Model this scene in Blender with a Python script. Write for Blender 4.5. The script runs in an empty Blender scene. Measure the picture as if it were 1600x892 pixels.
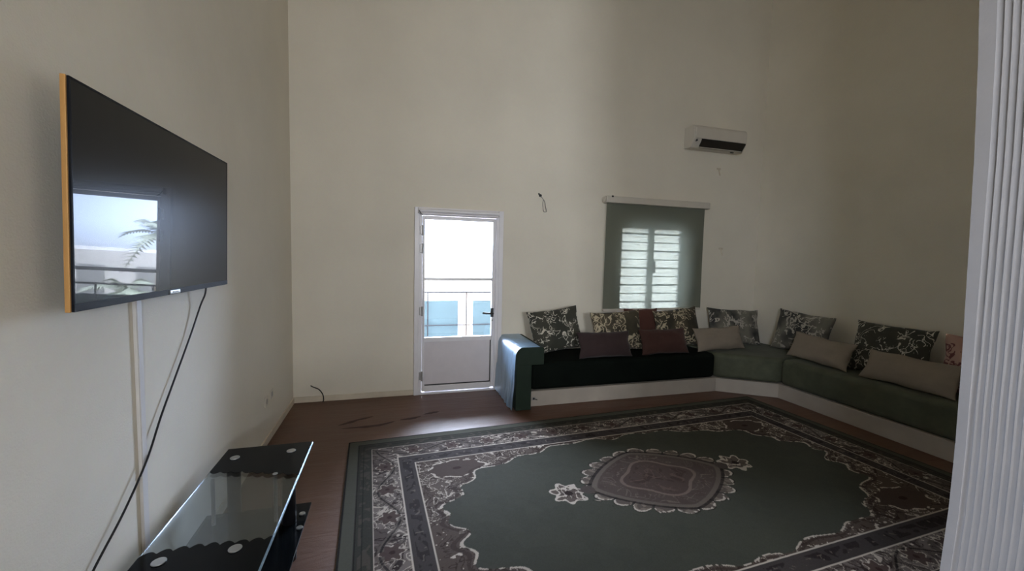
import bpy, bmesh, math, random
import numpy as np
from mathutils import Vector, Matrix, noise as mnoise

random.seed(7)
rng = np.random.RandomState(11)
scene = bpy.context.scene
COL = scene.collection
PI = math.pi

# ------------------------------------------------------------------ helpers
class MB:
    """collects geometry for ONE mesh object"""
    def __init__(self):
        self.bm = bmesh.new()

    def box(self, x0, y0, z0, x1, y1, z1, bevel=0.0, seg=2, rot=None, at=None):
        b = bmesh.new()
        bmesh.ops.create_cube(b, size=1.0)
        for v in b.verts:
            v.co = Vector(((x0 + x1) / 2 + v.co.x * (x1 - x0), (y0 + y1) / 2 + v.co.y * (y1 - y0), (z0 + z1) / 2 + v.co.z * (z1 - z0)))
        if bevel > 0:
            bmesh.ops.bevel(b, geom=b.edges[:], offset=bevel, segments=seg, profile=0.5, affect='EDGES')
        self._take(b, rot, at)
        return self

    def prism(self, pts, z0, z1, bevel=0.0, seg=3, only_top=False):
        b = bmesh.new()
        lo = [b.verts.new((p[0], p[1], z0)) for p in pts]
        hi = [b.verts.new((p[0], p[1], z1)) for p in pts]
        n = len(pts)
        b.faces.new(lo[::-1]); top = b.faces.new(hi)
        for i in range(n):
            b.faces.new((lo[i], lo[(i + 1) % n], hi[(i + 1) % n], hi[i]))
        bmesh.ops.recalc_face_normals(b, faces=b.faces[:])
        if bevel > 0:
            ed = list(top.edges) if only_top else b.edges[:]
            bmesh.ops.bevel(b, geom=ed, offset=bevel, segments=seg, profile=0.5, affect='EDGES')
        self._take(b)
        return self

    def profile_y(self, pts, y0, y1, bevel=0.0, seg=3):
        """extrude an x,z outline along y"""
        b = bmesh.new()
        lo = [b.verts.new((p[0], y0, p[1])) for p in pts]
        hi = [b.verts.new((p[0], y1, p[1])) for p in pts]
        n = len(pts)
        b.faces.new(lo); b.faces.new(hi[::-1])
        for i in range(n):
            b.faces.new((lo[(i + 1) % n], lo[i], hi[i], hi[(i + 1) % n]))
        bmesh.ops.recalc_face_normals(b, faces=b.faces[:])
        if bevel > 0:
            bmesh.ops.bevel(b, geom=b.edges[:], offset=bevel, segments=seg, profile=0.5, affect='EDGES')
        self._take(b)
        return self

    def cyl(self, p0, p1, r0, r1=None, n=20, bevel=0.0):
        r1 = r0 if r1 is None else r1
        p0, p1 = Vector(p0), Vector(p1)
        d = p1 - p0
        b = bmesh.new()
        bmesh.ops.create_cone(b, cap_ends=True, segments=n, radius1=r0, radius2=r1, depth=d.length)
        if bevel > 0:
            ed = [e for e in b.edges if abs(e.verts[0].co.z - e.verts[1].co.z) < 1e-6]
            bmesh.ops.bevel(b, geom=ed, offset=bevel, segments=2, profile=0.5, affect='EDGES')
        q = Vector((0, 0, 1)).rotation_difference(d.normalized())
        M = Matrix.Translation((p0 + p1) / 2) @ q.to_matrix().to_4x4()
        bmesh.ops.transform(b, matrix=M, verts=b.verts[:])
        self._take(b)
        return self

    def ball(self, c, r, sc=(1, 1, 1), n=16):
        b = bmesh.new()
        bmesh.ops.create_uvsphere(b, u_segments=n, v_segments=max(8, n // 2), radius=r)
        for v in b.verts:
            v.co = Vector((c[0] + v.co.x * sc[0], c[1] + v.co.y * sc[1], c[2] + v.co.z * sc[2]))
        self._take(b)
        return self

    def tube(self, pts, r, n=8, sub=6):
        P = spline(pts, sub)
        rings = []
        up = Vector((0.13, 0.2, 0.97))
        for i, p in enumerate(P):
            t = (P[min(i + 1, len(P) - 1)] - P[max(i - 1, 0)]).normalized()
            a = t.cross(up)
            if a.length < 1e-3:
                a = t.cross(Vector((1, 0, 0)))
            a.normalize(); c = t.cross(a)
            rings.append([self.bm.verts.new(p + r * (math.cos(2 * PI * k / n) * a + math.sin(2 * PI * k / n) * c)) for k in range(n)])
        for i in range(len(rings) - 1):
            for k in range(n):
                self.bm.faces.new((rings[i][k], rings[i][(k + 1) % n], rings[i + 1][(k + 1) % n], rings[i + 1][k]))
        self.bm.faces.new(rings[0][::-1]); self.bm.faces.new(rings[-1])
        return self

    def _take(self, b, rot=None, at=None):
        if rot is not None:
            M = Matrix.Translation(at) @ rot @ Matrix.Translation(-Vector(at))
            bmesh.ops.transform(b, matrix=M, verts=b.verts[:])
        me = bpy.data.meshes.new('t'); b.to_mesh(me); b.free()
        self.bm.from_mesh(me); bpy.data.meshes.remove(me)

    def build(self, name, mat, parent=None, smooth=True, loc=None):
        bmesh.ops.recalc_face_normals(self.bm, faces=self.bm.faces[:])
        me = bpy.data.meshes.new(name)
        self.bm.to_mesh(me); self.bm.free()
        me.materials.append(mat)
        if smooth:
            smooth_by_angle(me)
        o = bpy.data.objects.new(name, me); COL.objects.link(o)
        if smooth and len(me.polygons) < 3000:
            wn = o.modifiers.new('weighted', 'WEIGHTED_NORMAL'); wn.keep_sharp = True; wn.weight = 80
        if parent is not None:
            o.parent = parent
        if loc is not None:
            o.location = loc
        return o


def smooth_by_angle(me, ang=math.radians(38)):
    b = bmesh.new(); b.from_mesh(me)
    for f in b.faces:
        f.smooth = True
    for e in b.edges:
        if len(e.link_faces) == 2 and e.calc_face_angle(0) > ang:
            e.smooth = False
    b.to_mesh(me); b.free()


def spline(pts, sub):
    P = [Vector(p) for p in pts]
    if sub <= 1:
        return P
    out = []
    for i in range(len(P) - 1):
        p0, p1, p2, p3 = P[max(i - 1, 0)], P[i], P[i + 1], P[min(i + 2, len(P) - 1)]
        for k in range(sub):
            t = k / sub
            out.append(0.5 * ((2 * p1) + (p2 - p0) * t + (2 * p0 - 5 * p1 + 4 * p2 - p3) * t * t + (3 * p1 - p0 - 3 * p2 + p3) * t ** 3))
    out.append(P[-1])
    return out


def thing(name, label, cat, loc=(0, 0, 0), rot=(0, 0, 0), group=None):
    o = bpy.data.objects.new(name, None); COL.objects.link(o)
    o.empty_display_size = 0.1
    o.location = loc; o.rotation_euler = rot
    o['label'] = label; o['category'] = cat
    if group: o['group'] = group
    return o


def tag(o, label, cat, group=None):
    o['label'] = label; o['category'] = cat
    if group: o['group'] = group
    return o


def struct(o, label=None, cat=None):
    o['kind'] = 'structure'
    if label: o['label'] = label
    if cat: o['category'] = cat
    return o


# ---------------------------------------------------------------- materials
class NT:
    def __init__(self, name):
        self.m = bpy.data.materials.new(name); self.m.use_nodes = True
        self.t = self.m.node_tree
        self.t.nodes.clear()
        self.out = self.n('ShaderNodeOutputMaterial')

    def n(self, typ, **kw):
        nd = self.t.nodes.new(typ)
        for k, v in kw.items():
            if k in nd.inputs:
                nd.inputs[k].default_value = v
            else:
                setattr(nd, k, v)
        return nd

    def l(self, a, b):
        self.t.links.new(a, b)

    def surf(self, sh):
        self.l(sh, self.out.inputs['Surface']); return self.m

    def noise(self, scale, detail=3, rough=0.55, vec=None, dist=0.0):
        nd = self.n('ShaderNodeTexNoise'); nd.inputs['Scale'].default_value = scale
        nd.inputs['Detail'].default_value = detail; nd.inputs['Roughness'].default_value = rough
        nd.inputs['Distortion'].default_value = dist
        if vec is not None: self.l(vec, nd.inputs['Vector'])
        return nd

    def ramp(self, fac, stops):
        r = self.n('ShaderNodeValToRGB')
        e = r.color_ramp.elements
        while len(e) < len(stops): e.new(0.5)
        for i, (p, c) in enumerate(stops):
            e[i].position = p; e[i].color = (*c, 1)
        self.l(fac, r.inputs['Fac'])
        return r

    def mix(self, fac, a, b, mode='MIX'):
        m = self.n('ShaderNodeMix'); m.data_type = 'RGBA'; m.blend_type = mode
        for s, v in ((m.inputs[0], fac), (m.inputs[6], a), (m.inputs[7], b)):
            if isinstance(v, (int, float)): s.default_value = v
            elif isinstance(v, tuple): s.default_value = (*v, 1)
            else: self.l(v, s)
        return m.outputs[2]

    def math(self, op, a, b=None):
        m = self.n('ShaderNodeMath'); m.operation = op
        for i, v in enumerate((a, b)):
            if v is None: continue
            if isinstance(v, (int, float)): m.inputs[i].default_value = v
            else: self.l(v, m.inputs[i])
        return m.outputs[0]

    def bump(self, h, strength=0.2, dist=0.01):
        b = self.n('ShaderNodeBump'); b.inputs['Strength'].default_value = strength
        b.inputs['Distance'].default_value = dist
        self.l(h, b.inputs['Height'])
        return b.outputs['Normal']

    def pbr(self, color, rough=0.6, spec=0.5, metal=0.0, normal=None, sheen=0.0, coat=0.0, ior=None):
        p = self.n('ShaderNodeBsdfPrincipled')
        if isinstance(color, tuple): p.inputs['Base Color'].default_value = (*color, 1)
        else: self.l(color, p.inputs['Base Color'])
        if isinstance(rough, (int, float)): p.inputs['Roughness'].default_value = rough
        else: self.l(rough, p.inputs['Roughness'])
        p.inputs['Specular IOR Level'].default_value = spec
        p.inputs['Metallic'].default_value = metal
        p.inputs['Sheen Weight'].default_value = sheen
        p.inputs['Coat Weight'].default_value = coat
        if ior: p.inputs['IOR'].default_value = ior
        if normal is not None: self.l(normal, p.inputs['Normal'])
        return p.outputs[0]


def simple(name, color, rough=0.5, spec=0.5, metal=0.0, var=0.08, vscale=6.0, bump=0.0, bscale=60, sheen=0.0, coat=0.0):
    t = NT(name)
    tc = t.n('ShaderNodeTexCoord')
    nz = t.noise(vscale, 4, 0.6, tc.outputs['Object'])
    lo = tuple(c * (1 - var) for c in color); hi = tuple(min(1, c * (1 + var)) for c in color)
    r = t.ramp(nz.outputs['Fac'], [(0.3, lo), (0.7, hi)])
    nrm = None
    if bump > 0:
        b = t.noise(bscale, 4, 0.6, tc.outputs['Object'])
        nrm = t.bump(b.outputs['Fac'], bump, 0.01)
    return t.surf(t.pbr(r.outputs['Color'], rough, spec, metal, nrm, sheen, coat))


def glass_mat(name, tint=(0.96, 0.98, 0.98), refl=1.0, rough=0.0):
    t = NT(name)
    tr = t.n('ShaderNodeBsdfTransparent'); tr.inputs['Color'].default_value = (*tint, 1)
    gl = t.n('ShaderNodeBsdfGlossy'); gl.inputs['Roughness'].default_value = rough
    fr = t.n('ShaderNodeFresnel'); fr.inputs['IOR'].default_value = 1.5
    mx = t.n('ShaderNodeMixShader')
    f = t.math('MULTIPLY', fr.outputs[0], refl)
    t.l(f, mx.inputs[0]); t.l(tr.outputs[0], mx.inputs[1]); t.l(gl.outputs[0], mx.inputs[2])
    return t.surf(mx.outputs[0])


def wall_mat(name, color):
    t = NT(name)
    tc = t.n('ShaderNodeTexCoord')
    big = t.noise(0.9, 5, 0.6, tc.outputs['Object'])
    fine = t.noise(38, 4, 0.65, tc.outputs['Object'])
    c = t.ramp(big.outputs['Fac'], [(0.3, tuple(k * 0.93 for k in color)), (0.7, tuple(min(1, k * 1.04) for k in color))])
    c2 = t.mix(0.12, c.outputs['Color'], fine.outputs['Color'], 'SOFT_LIGHT')
    h = t.math('ADD', fine.outputs['Fac'], t.noise(140, 2, 0.5, tc.outputs['Object']).outputs['Fac'])
    return t.surf(t.pbr(c2, 0.72, 0.25, 0, t.bump(h, 0.22, 0.004)))


def floor_mat():
    t = NT('floor_covering')
    tc = t.n('ShaderNodeTexCoord')
    mp = t.n('ShaderNodeMapping'); mp.inputs['Rotation'].default_value = (0, 0, math.radians(-18))
    mp.inputs['Scale'].default_value = (0.9, 5.0, 1)
    t.l(tc.outputs['Object'], mp.inputs['Vector'])
    st = t.noise(1.7, 5, 0.6, mp.outputs[0], 0.6)
    big = t.noise(1.1, 4, 0.6, tc.outputs['Object'])
    c = t.ramp(big.outputs['Fac'], [(0.3, (0.076, 0.031, 0.014)), (0.7, (0.11, 0.050, 0.027))])
    mask = t.ramp(st.outputs['Fac'], [(0.27, (1, 1, 1)), (0.34, (0, 0, 0))])
    c2 = t.mix(mask.outputs['Color'], c.outputs['Color'], (0.055, 0.028, 0.022))
    fine = t.noise(220, 3, 0.6, tc.outputs['Object'])
    h = t.math('ADD', t.math('MULTIPLY', st.outputs['Fac'], 1.4), t.math('MULTIPLY', fine.outputs['Fac'], 0.15))
    return t.surf(t.pbr(c2, 0.43, 0.45, 0, t.bump(h, 0.3, 0.02)))


def floral_mat(name, base, line, alt, scale=9.0, dens=0.032):
    """dark cloth printed with broken curling vines"""
    t = NT(name)
    tc = t.n('ShaderNodeTexCoord')
    oi = t.n('ShaderNodeObjectInfo')
    off = t.n('ShaderNodeVectorMath'); off.operation = 'ADD'
    sc = t.n('ShaderNodeVectorMath'); sc.operation = 'SCALE'
    cmb = t.n('ShaderNodeCombineXYZ')
    for i in range(3): t.l(oi.outputs['Random'], cmb.inputs[i])
    t.l(cmb.outputs[0], sc.inputs[0]); sc.inputs['Scale'].default_value = 37.0
    t.l(tc.outputs['Object'], off.inputs[0]); t.l(sc.outputs[0], off.inputs[1])
    v = off.outputs[0]
    n1 = t.noise(scale, 1.5, 0.45, v, 1.1)
    n2 = t.noise(scale * 0.62, 1, 0.5, v, 0.3)
    n3 = t.noise(scale * 2.1, 1, 0.5, v, 0.8)
    a = t.math('ABSOLUTE', t.math('SUBTRACT', n1.outputs['Fac'], 0.5))
    l1 = t.math('LESS_THAN', a, dens)
    m1 = t.math('GREATER_THAN', n2.outputs['Fac'], 0.47)
    b = t.math('ABSOLUTE', t.math('SUBTRACT', n3.outputs['Fac'], 0.62))
    l2 = t.math('LESS_THAN', b, dens * 0.9)
    m2 = t.math('GREATER_THAN', n2.outputs['Fac'], 0.53)
    f1 = t.math('MULTIPLY', l1, m1); f2 = t.math('MULTIPLY', l2, m2)
    f = t.math('MAXIMUM', f1, f2)
    patch = t.noise(scale * 0.35, 2, 0.5, v)
    pr = t.ramp(patch.outputs['Fac'], [(0.42, base), (0.6, alt)])
    c = t.mix(f, pr.outputs['Color'], line)
    wv = t.noise(260, 2, 0.5, tc.outputs['Object'])
    return t.surf(t.pbr(c, 0.75, 0.25, 0, t.bump(wv.outputs['Fac'], 0.25, 0.003), sheen=0.1))


M = {}
M['wall'] = wall_mat('cream_plaster', (0.725, 0.680, 0.580))
M['ceiling'] = wall_mat('ceiling_paint', (0.72, 0.68, 0.6))
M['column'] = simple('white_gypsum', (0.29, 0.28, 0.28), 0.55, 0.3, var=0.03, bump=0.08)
M['skirt'] = simple('cream_skirting', (0.60, 0.53, 0.42), 0.55, 0.3, var=0.15, vscale=3)
M['floor'] = floor_mat()
M['fold'] = simple('dark_floor_fold', (0.05, 0.028, 0.024), 0.6, 0.3, var=0.3, vscale=9)  # folds coloured darker than the covering around them
M['white_metal'] = simple('white_lacquered_aluminium', (0.74, 0.72, 0.74), 0.35, 0.5, var=0.03)
M['door_panel'] = simple('white_door_panel', (0.66, 0.62, 0.64), 0.4, 0.45, var=0.04)
M['plinth'] = simple('white_painted_plinth', (0.36, 0.32, 0.275), 0.5, 0.35, var=0.07, vscale=4)
M['black'] = simple('black_plastic', (0.012, 0.012, 0.013), 0.35, 0.5)
M['black_metal'] = simple('black_lacquer', (0.006, 0.006, 0.008), 0.3, 0.2)
M['bezel'] = simple('matt_bezel', (0.010, 0.011, 0.014), 0.5, 0.08)
M['chrome'] = simple('chrome', (0.55, 0.57, 0.58), 0.28, 0.5, 1.0, var=0.02)
M['grey_metal'] = simple('grey_metal', (0.35, 0.34, 0.33), 0.4, 0.5, 0.6)
M['gold'] = simple('gold_trim', (0.55, 0.30, 0.10), 0.4, 0.5, 0.3, var=0.03)
M['velvet'] = simple('dark_green_velvet', (0.072, 0.078, 0.050), 0.7, 0.25, var=0.22, vscale=7, bump=0.12, bscale=30, sheen=0.05)
M['velvet_shaded'] = simple('shaded_green_velvet', (0.004, 0.006, 0.0045), 0.85, 0.06, var=0.22, vscale=7, bump=0.12, bscale=30, sheen=0.0)  # copy of the seat velvet with the back run's shade in its colour
M['arm'] = simple('green_arm_cloth', (0.014, 0.025, 0.016), 0.6, 0.2, var=0.15, vscale=5, bump=0.06, bscale=40, sheen=0.0)
M['glass'] = glass_mat('window_glass', (0.95, 0.97, 0.98))
M['table_glass'] = glass_mat('table_glass', (0.90, 0.95, 0.97), 0.55)
M['trunk'] = simple('white_trunking', (0.66, 0.64, 0.62), 0.5, 0.35, var=0.05)
M['pvc'] = simple('white_pvc', (0.58, 0.54, 0.47), 0.4, 0.4, var=0.03)
M['ac_dark'] = simple('dark_outlet', (0.02, 0.016, 0.012), 0.6, 0.3)
M['plum'] = simple('plum_cloth', (0.034, 0.020, 0.020), 0.8, 0.2, var=0.15, bump=0.2, bscale=200, sheen=0.15)
M['rust'] = simple('rust_cloth', (0.10, 0.040, 0.030), 0.8, 0.2, var=0.12, bump=0.2, bscale=200, sheen=0.1)
M['brown'] = simple('red_brown_cloth', (0.055, 0.024, 0.019), 0.8, 0.2, var=0.15, bump=0.2, bscale=200, sheen=0.1)
M['beige'] = simple('beige_cloth', (0.24, 0.20, 0.155), 0.85, 0.2, var=0.07, bump=0.25, bscale=220)
M['floral'] = floral_mat('dark_floral_cloth', (0.030, 0.032, 0.024), (0.50, 0.47, 0.40), (0.05, 0.048, 0.036), 12.0, 0.027)
M['floral_brown'] = floral_mat('brown_floral_cloth', (0.035, 0.031, 0.020), (0.42, 0.36, 0.25), (0.075, 0.062, 0.04), 10.0, 0.036)
M['floral_grey'] = floral_mat('grey_floral_cloth', (0.03, 0.03, 0.028), (0.36, 0.33, 0.28), (0.16, 0.15, 0.12), 10.0, 0.04)
M['floral_pink'] = floral_mat('pink_floral_cloth', (0.36, 0.20, 0.17), (0.14, 0.045, 0.045), (0.42, 0.27, 0.22), 12.0, 0.06)

# TV screen: dark glass, sharp weak reflection with a soft haze under it
t = NT('tv_screen_glass')
d = t.n('ShaderNodeBsdfDiffuse'); d.inputs['Color'].default_value = (0.012, 0.012, 0.012, 1)
g1 = t.n('ShaderNodeBsdfGlossy'); g1.inputs['Roughness'].default_value = 0.012
g2 = t.n('ShaderNodeBsdfGlossy'); g2.inputs['Roughness'].default_value = 0.24
gm = t.n('ShaderNodeMixShader'); gm.inputs[0].default_value = 0.36
t.l(g1.outputs[0], gm.inputs[1]); t.l(g2.outputs[0], gm.inputs[2])
fr = t.n('ShaderNodeFresnel'); fr.inputs['IOR'].default_value = 1.30
mx = t.n('ShaderNodeMixShader')
t.l(t.math('MULTIPLY', fr.outputs[0], 0.95), mx.inputs[0]); t.l(d.outputs[0], mx.inputs[1]); t.l(gm.outputs[0], mx.inputs[2])
M['screen'] = t.surf(mx.outputs[0])

# sheer roller blind cloth
t = NT('sheer_blind_cloth')
tc = t.n('ShaderNodeTexCoord')
df = t.n('ShaderNodeBsdfDiffuse'); df.inputs['Color'].default_value = (0.15, 0.158, 0.125, 1)
tl = t.n('ShaderNodeBsdfTranslucent'); tl.inputs['Color'].default_value = (0.030, 0.034, 0.029, 1)
tp = t.n('ShaderNodeBsdfTransparent'); tp.inputs['Color'].default_value = (1, 0.98, 0.80, 1)
ad = t.n('ShaderNodeAddShader'); t.l(df.outputs[0], ad.inputs[0]); t.l(tl.outputs[0], ad.inputs[1])
mx = t.n('ShaderNodeMixShader'); mx.inputs[0].default_value = 0.036
t.l(ad.outputs[0], mx.inputs[1]); t.l(tp.outputs[0], mx.inputs[2])
M['blind'] = t.surf(mx.outputs[0])

t = NT('frosted_glass')
tl = t.n('ShaderNodeBsdfTranslucent'); tl.inputs['Color'].default_value = (0.85, 0.87, 0.86, 1)
gl = t.n('ShaderNodeBsdfGlossy'); gl.inputs['Roughness'].default_value = 0.2
mx = t.n('ShaderNodeMixShader'); mx.inputs[0].default_value = 0.06
t.l(tl.outputs[0], mx.inputs[1]); t.l(gl.outputs[0], mx.inputs[2])
M['frosted'] = t.surf(mx.outputs[0])

# thin plastic film over the sofa arm, bluish door sheen put into its diffuse colour
t = NT('plastic_film_painted_sheen')
tc = t.n('ShaderNodeTexCoord')
mp = t.n('ShaderNodeMapping'); mp.inputs['Scale'].default_value = (1, 2.2, 0.5); t.l(tc.outputs['Object'], mp.inputs['Vector'])
wr = t.noise(9, 4, 0.6, mp.outputs[0], 0.8)
bn = t.bump(wr.outputs['Fac'], 0.55, 0.02)
tp = t.n('ShaderNodeBsdfTransparent'); tp.inputs['Color'].default_value = (0.9, 0.93, 0.95, 1)
gl = t.n('ShaderNodeBsdfGlossy'); gl.inputs['Roughness'].default_value = 0.36; t.l(bn, gl.inputs['Normal'])
dd = t.n('ShaderNodeBsdfDiffuse'); dd.inputs['Color'].default_value = (0.20, 0.46, 0.72, 1); t.l(bn, dd.inputs['Normal'])
fr = t.n('ShaderNodeFresnel'); fr.inputs['IOR'].default_value = 1.5; t.l(bn, fr.inputs['Normal'])
m1 = t.n('ShaderNodeMixShader'); t.l(t.ramp(wr.outputs['Fac'], [(0.35, (0.50,) * 3), (0.75, (0.95,) * 3)]).outputs['Color'], m1.inputs[0])
t.l(tp.outputs[0], m1.inputs[1]); t.l(dd.outputs[0], m1.inputs[2])
m2 = t.n('ShaderNodeMixShader'); t.l(t.math('MULTIPLY', fr.outputs[0], 0.45), m2.inputs[0]); t.l(m1.outputs[0], m2.inputs[1]); t.l(gl.outputs[0], m2.inputs[2])
M['film'] = t.surf(m2.outputs[0])

# outside
M['terrace'] = simple('terrace_tiles', (0.16, 0.15, 0.14), 0.7, 0.3, var=0.12)
M['render'] = simple('outside_render', (0.62, 0.60, 0.58), 0.8, 0.2, var=0.06)
M['outer'] = simple('grey_outside_render', (0.25, 0.25, 0.25), 0.8, 0.2, var=0.06)
M['ground'] = simple('outside_ground', (0.34, 0.30, 0.25), 0.9, 0.1, var=0.2, vscale=0.6)
M['rail'] = simple('grey_rail', (0.02, 0.02, 0.022), 0.8, 0.1)
M['blue'] = simple('blue_sheet', (0.036, 0.060, 0.068), 0.6, 0.3, var=0.08, vscale=1.5)
M['lilac'] = simple('lilac_wall', (0.34, 0.30, 0.40), 0.8, 0.2)
M['frond'] = simple('palm_leaf', (0.30, 0.33, 0.24), 0.6, 0.3, var=0.3)
M['bark'] = simple('palm_bark', (0.16, 0.12, 0.09), 0.9, 0.1, var=0.3, bump=0.5, bscale=20)

# ---------------------------------------------------------------- camera
F, YAW, PITCH, ROLL = 645.73, 0.2854, 0.0692, 0.0229
cam_d = bpy.data.cameras.new('camera'); cam = bpy.data.objects.new('camera', cam_d); COL.objects.link(cam)
fw = Vector((math.sin(YAW) * math.cos(PITCH), math.cos(YAW) * math.cos(PITCH), -math.sin(PITCH)))
r0 = Vector((math.cos(YAW), -math.sin(YAW), 0)); u0 = r0.cross(fw)
rt = math.cos(ROLL) * r0 + math.sin(ROLL) * u0
up = -math.sin(ROLL) * r0 + math.cos(ROLL) * u0
R = Matrix((rt, up, -fw)).transposed()
cam.matrix_world = Matrix.Translation((0.9852, -4.7271, 1.5906)) @ R.to_4x4()
cam_d.sensor_width = 36.0; cam_d.lens = 36.0 * F / 1600.0
cam_d.clip_start = 0.02; cam_d.clip_end = 400
scene.camera = cam

# ---------------------------------------------------------------- room shell
RX, RY0, RZ = 6.02, -9.0, 5.3      # right wall, rear wall, ceiling
WT = 0.24
DX0, DX1, DZ = 1.262, 2.215, 2.085      # door opening
NX0, NX1, NZ0, NZ1 = 3.80, 4.84, 0.86, 2.07   # window opening

struct(MB().box(-WT, RY0 - WT, -0.12, RX + WT, WT, 0).build('floor', M['floor']), 'reddish brown floor covering with creases', 'floor')
struct(MB().box(-WT, RY0 - WT, RZ, RX + WT, WT, RZ + 0.15).build('ceiling', M['ceiling']))
SY_0, SY_1, SZ_0, SZ_1 = -8.0, -6.3, 1.7, 3.05      # unseen side window added as fill light for the back and right walls
wl_ = MB()
for a in ((RY0, 0, SY_0, RZ), (SY_1, 0, 0, RZ), (SY_0, 0, SY_1, SZ_0), (SY_0, SZ_1, SY_1, RZ)):
    wl_.box(-WT, a[0], a[1], 0, a[2], a[3])
struct(wl_.build('wall_left', M['wall'], smooth=False), 'cream plaster wall on the left carrying the television', 'wall')
struct(MB().box(RX, RY0, 0, RX + WT, 0, RZ).build('wall_right', M['wall']), 'cream plaster wall behind the right run of the sofa', 'wall')
wb = MB()
for a in ((-WT, 0, DX0, RZ), (DX0, DZ, DX1, RZ), (DX1, 0, NX0, RZ), (NX0, 0, NX1, NZ0), (NX0, NZ1, NX1, RZ), (NX1, 0, RX + WT, RZ)):
    wb.box(a[0], 0, a[1], a[2], WT, a[3])
struct(wb.build('wall_back', M['wall'], smooth=False), 'tall cream back wall with a glazed door and a window', 'wall')
# rear wall with an unseen window read off the light, and a light-cutting wall added in front (behind the photographer)
RWX0, RWX1, RWZ0, RWZ1 = 1.80, 3.0, 1.50, 2.60
wr_ = MB()
for a in ((-WT, 0, RWX0, RZ), (RWX1, 0, RX + WT, RZ), (RWX0, 0, RWX1, RWZ0), (RWX0, RWZ1, RWX1, RZ)):
    wr_.box(a[0], RY0 - WT, a[1], a[2], RY0, a[3])
struct(wr_.build('wall_rear', M['wall'], smooth=False))
# partition from the column to the right wall
struct(MB().box(3.42, -4.02, 0, RX, -3.82, RZ).build('wall_partition', M['wall']))

# unseen low wall added to keep the hall light off low things
struct(MB().box(0.0, -5.75, 0, 2.6, -5.6, 1.15, 0.01).build('added_block_wall', M['wall']))

# folds in the floor covering near the door
fl_ = bpy.data.objects['floor']
for k, pts in enumerate((((0.55, -0.80), (0.86, -0.80), (1.02, -0.73)), ((1.07, -0.71), (1.18, -0.70), (1.27, -0.66)), ((0.52, -0.72), (0.66, -0.64), (0.82, -0.56)), ((1.30, -0.62), (1.38, -0.60), (1.46, -0.575)))):
    P = spline([(p[0], p[1], 0) for p in pts], 10)
    b = bmesh.new(); rows = []
    for i, p in enumerate(P):
        u = i / (len(P) - 1); wd = 0.003 + (0.010 + 0.012 * mnoise.noise(Vector((u * 6 + k * 9, 0.3, 0.7)))) * math.sin(PI * u); hh = 0.010 * math.sin(PI * u) ** 0.7 + 0.0004
        tn = (P[min(i + 1, len(P) - 1)] - P[max(i - 1, 0)]).normalized(); sd = Vector((-tn.y, tn.x, 0))
        rows.append([b.verts.new(p + sd * wd * a + Vector((0, 0, 0.0003 + hh * c))) for a, c in ((-1.6, 0), (-0.7, 0.45), (-0.1, 1.0), (0.25, 0.9), (0.5, 0.0))])
    for i in range(len(rows) - 1):
        for j in range(4):
            b.faces.new((rows[i][j], rows[i][j + 1], rows[i + 1][j + 1], rows[i + 1][j]))
    m = MB(); m.bm.free(); m.bm = b
    m.build('floor_fold', M['fold'], fl_)

# skirting
struct(MB().box(0.0, -0.012, 0, DX0 - 0.02, -0.0005, 0.062, 0.003).build('baseboard_back', M['skirt']))
struct(MB().box(0.0005, -9, 0, 0.012, -0.014, 0.062, 0.003).build('baseboard_left', M['skirt']))

# ---------------------------------------------------------------- door
door = struct(thing('door_1', 'white half glazed door to the terrace, left of the sofa', 'door', (DX0, 0, 0)), )
def dp(mb, name, mat, par=None): return mb.build(name, mat, par or door, loc=(-DX0, 0, 0) if (par is None) else None)
fr_ = MB()
for a in ((DX0, 0, DX0 + 0.055, DZ), (DX1 - 0.055, 0, DX1, DZ), (DX0 + 0.055, DZ - 0.055, DX1 - 0.055, DZ)):
    fr_.box(a[0], -0.025, a[1], a[2], 0.07, a[3], 0.004)
for a in ((DX0 - 0.03, 0, DX0 + 0.02, DZ + 0.03), (DX1 - 0.02, 0, DX1 + 0.03, DZ + 0.03), (DX0 + 0.0205, DZ - 0.015, DX1 - 0.0205, DZ + 0.03)):
    fr_.box(a[0], -0.035, a[1], a[2], -0.001, a[3], 0.004)
dp(fr_, 'door_frame', M['white_metal'])
GX0, GX1, GZ0, GZ1 = 1.348, 2.122, 0.655, 1.985
lx0, lx1 = DX0 + 0.058, DX1 - 0.058
lf = MB()
lf.box(lx0, -0.02, 0.035, GX0, 0.025, DZ - 0.06, 0.004)
lf.box(GX1, -0.02, 0.035, lx1, 0.025, DZ - 0.06, 0.004)
lf.box(GX0, -0.02, GZ1, GX1, 0.025, DZ - 0.06, 0.004)
lf.box(GX0, -0.02, GZ0 - 0.05, GX1, 0.025, GZ0, 0.004)
lf.box(GX0, -0.02, 0.030, GX1, 0.025, 0.10, 0.004)
leaf = dp(lf, 'door_leaf', M['white_metal'])
dp(MB().box(GX0 - 0.004, -0.004, 0.098, GX1 + 0.004, 0.012, GZ0 - 0.048, 0.002), 'lower_panel', M['door_panel'])
dp(MB().box(GX0 + 0.004, -0.010, 0.1005, GX1 - 0.002, -0.0045, 0.112, 0.001).box(GX1 - 0.011, -0.010, 0.1125, GX1 - 0.001, -0.0045, GZ0 - 0.051, 0.001), 'panel_gasket', M['black'])
dp(MB().box(GX0, -0.016, 1.303, GX1, 0.02, 1.337, 0.003), 'transom_bar', M['grey_metal'])
dp(MB().box(GX0, 0.0, 1.338, GX1, 0.005, GZ1), 'glass_pane', M['glass'])
dp(MB().box(GX0, 0.0, GZ0, GX1, 0.005, 1.311), 'glass_pane', M['glass'])
hd = MB().box(2.108, -0.034, 0.880, 2.144, -0.021, 0.985, 0.004)
hd.cyl((2.126, -0.02, 0.925), (2.126, -0.07, 0.925), 0.013, n=12)
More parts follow.
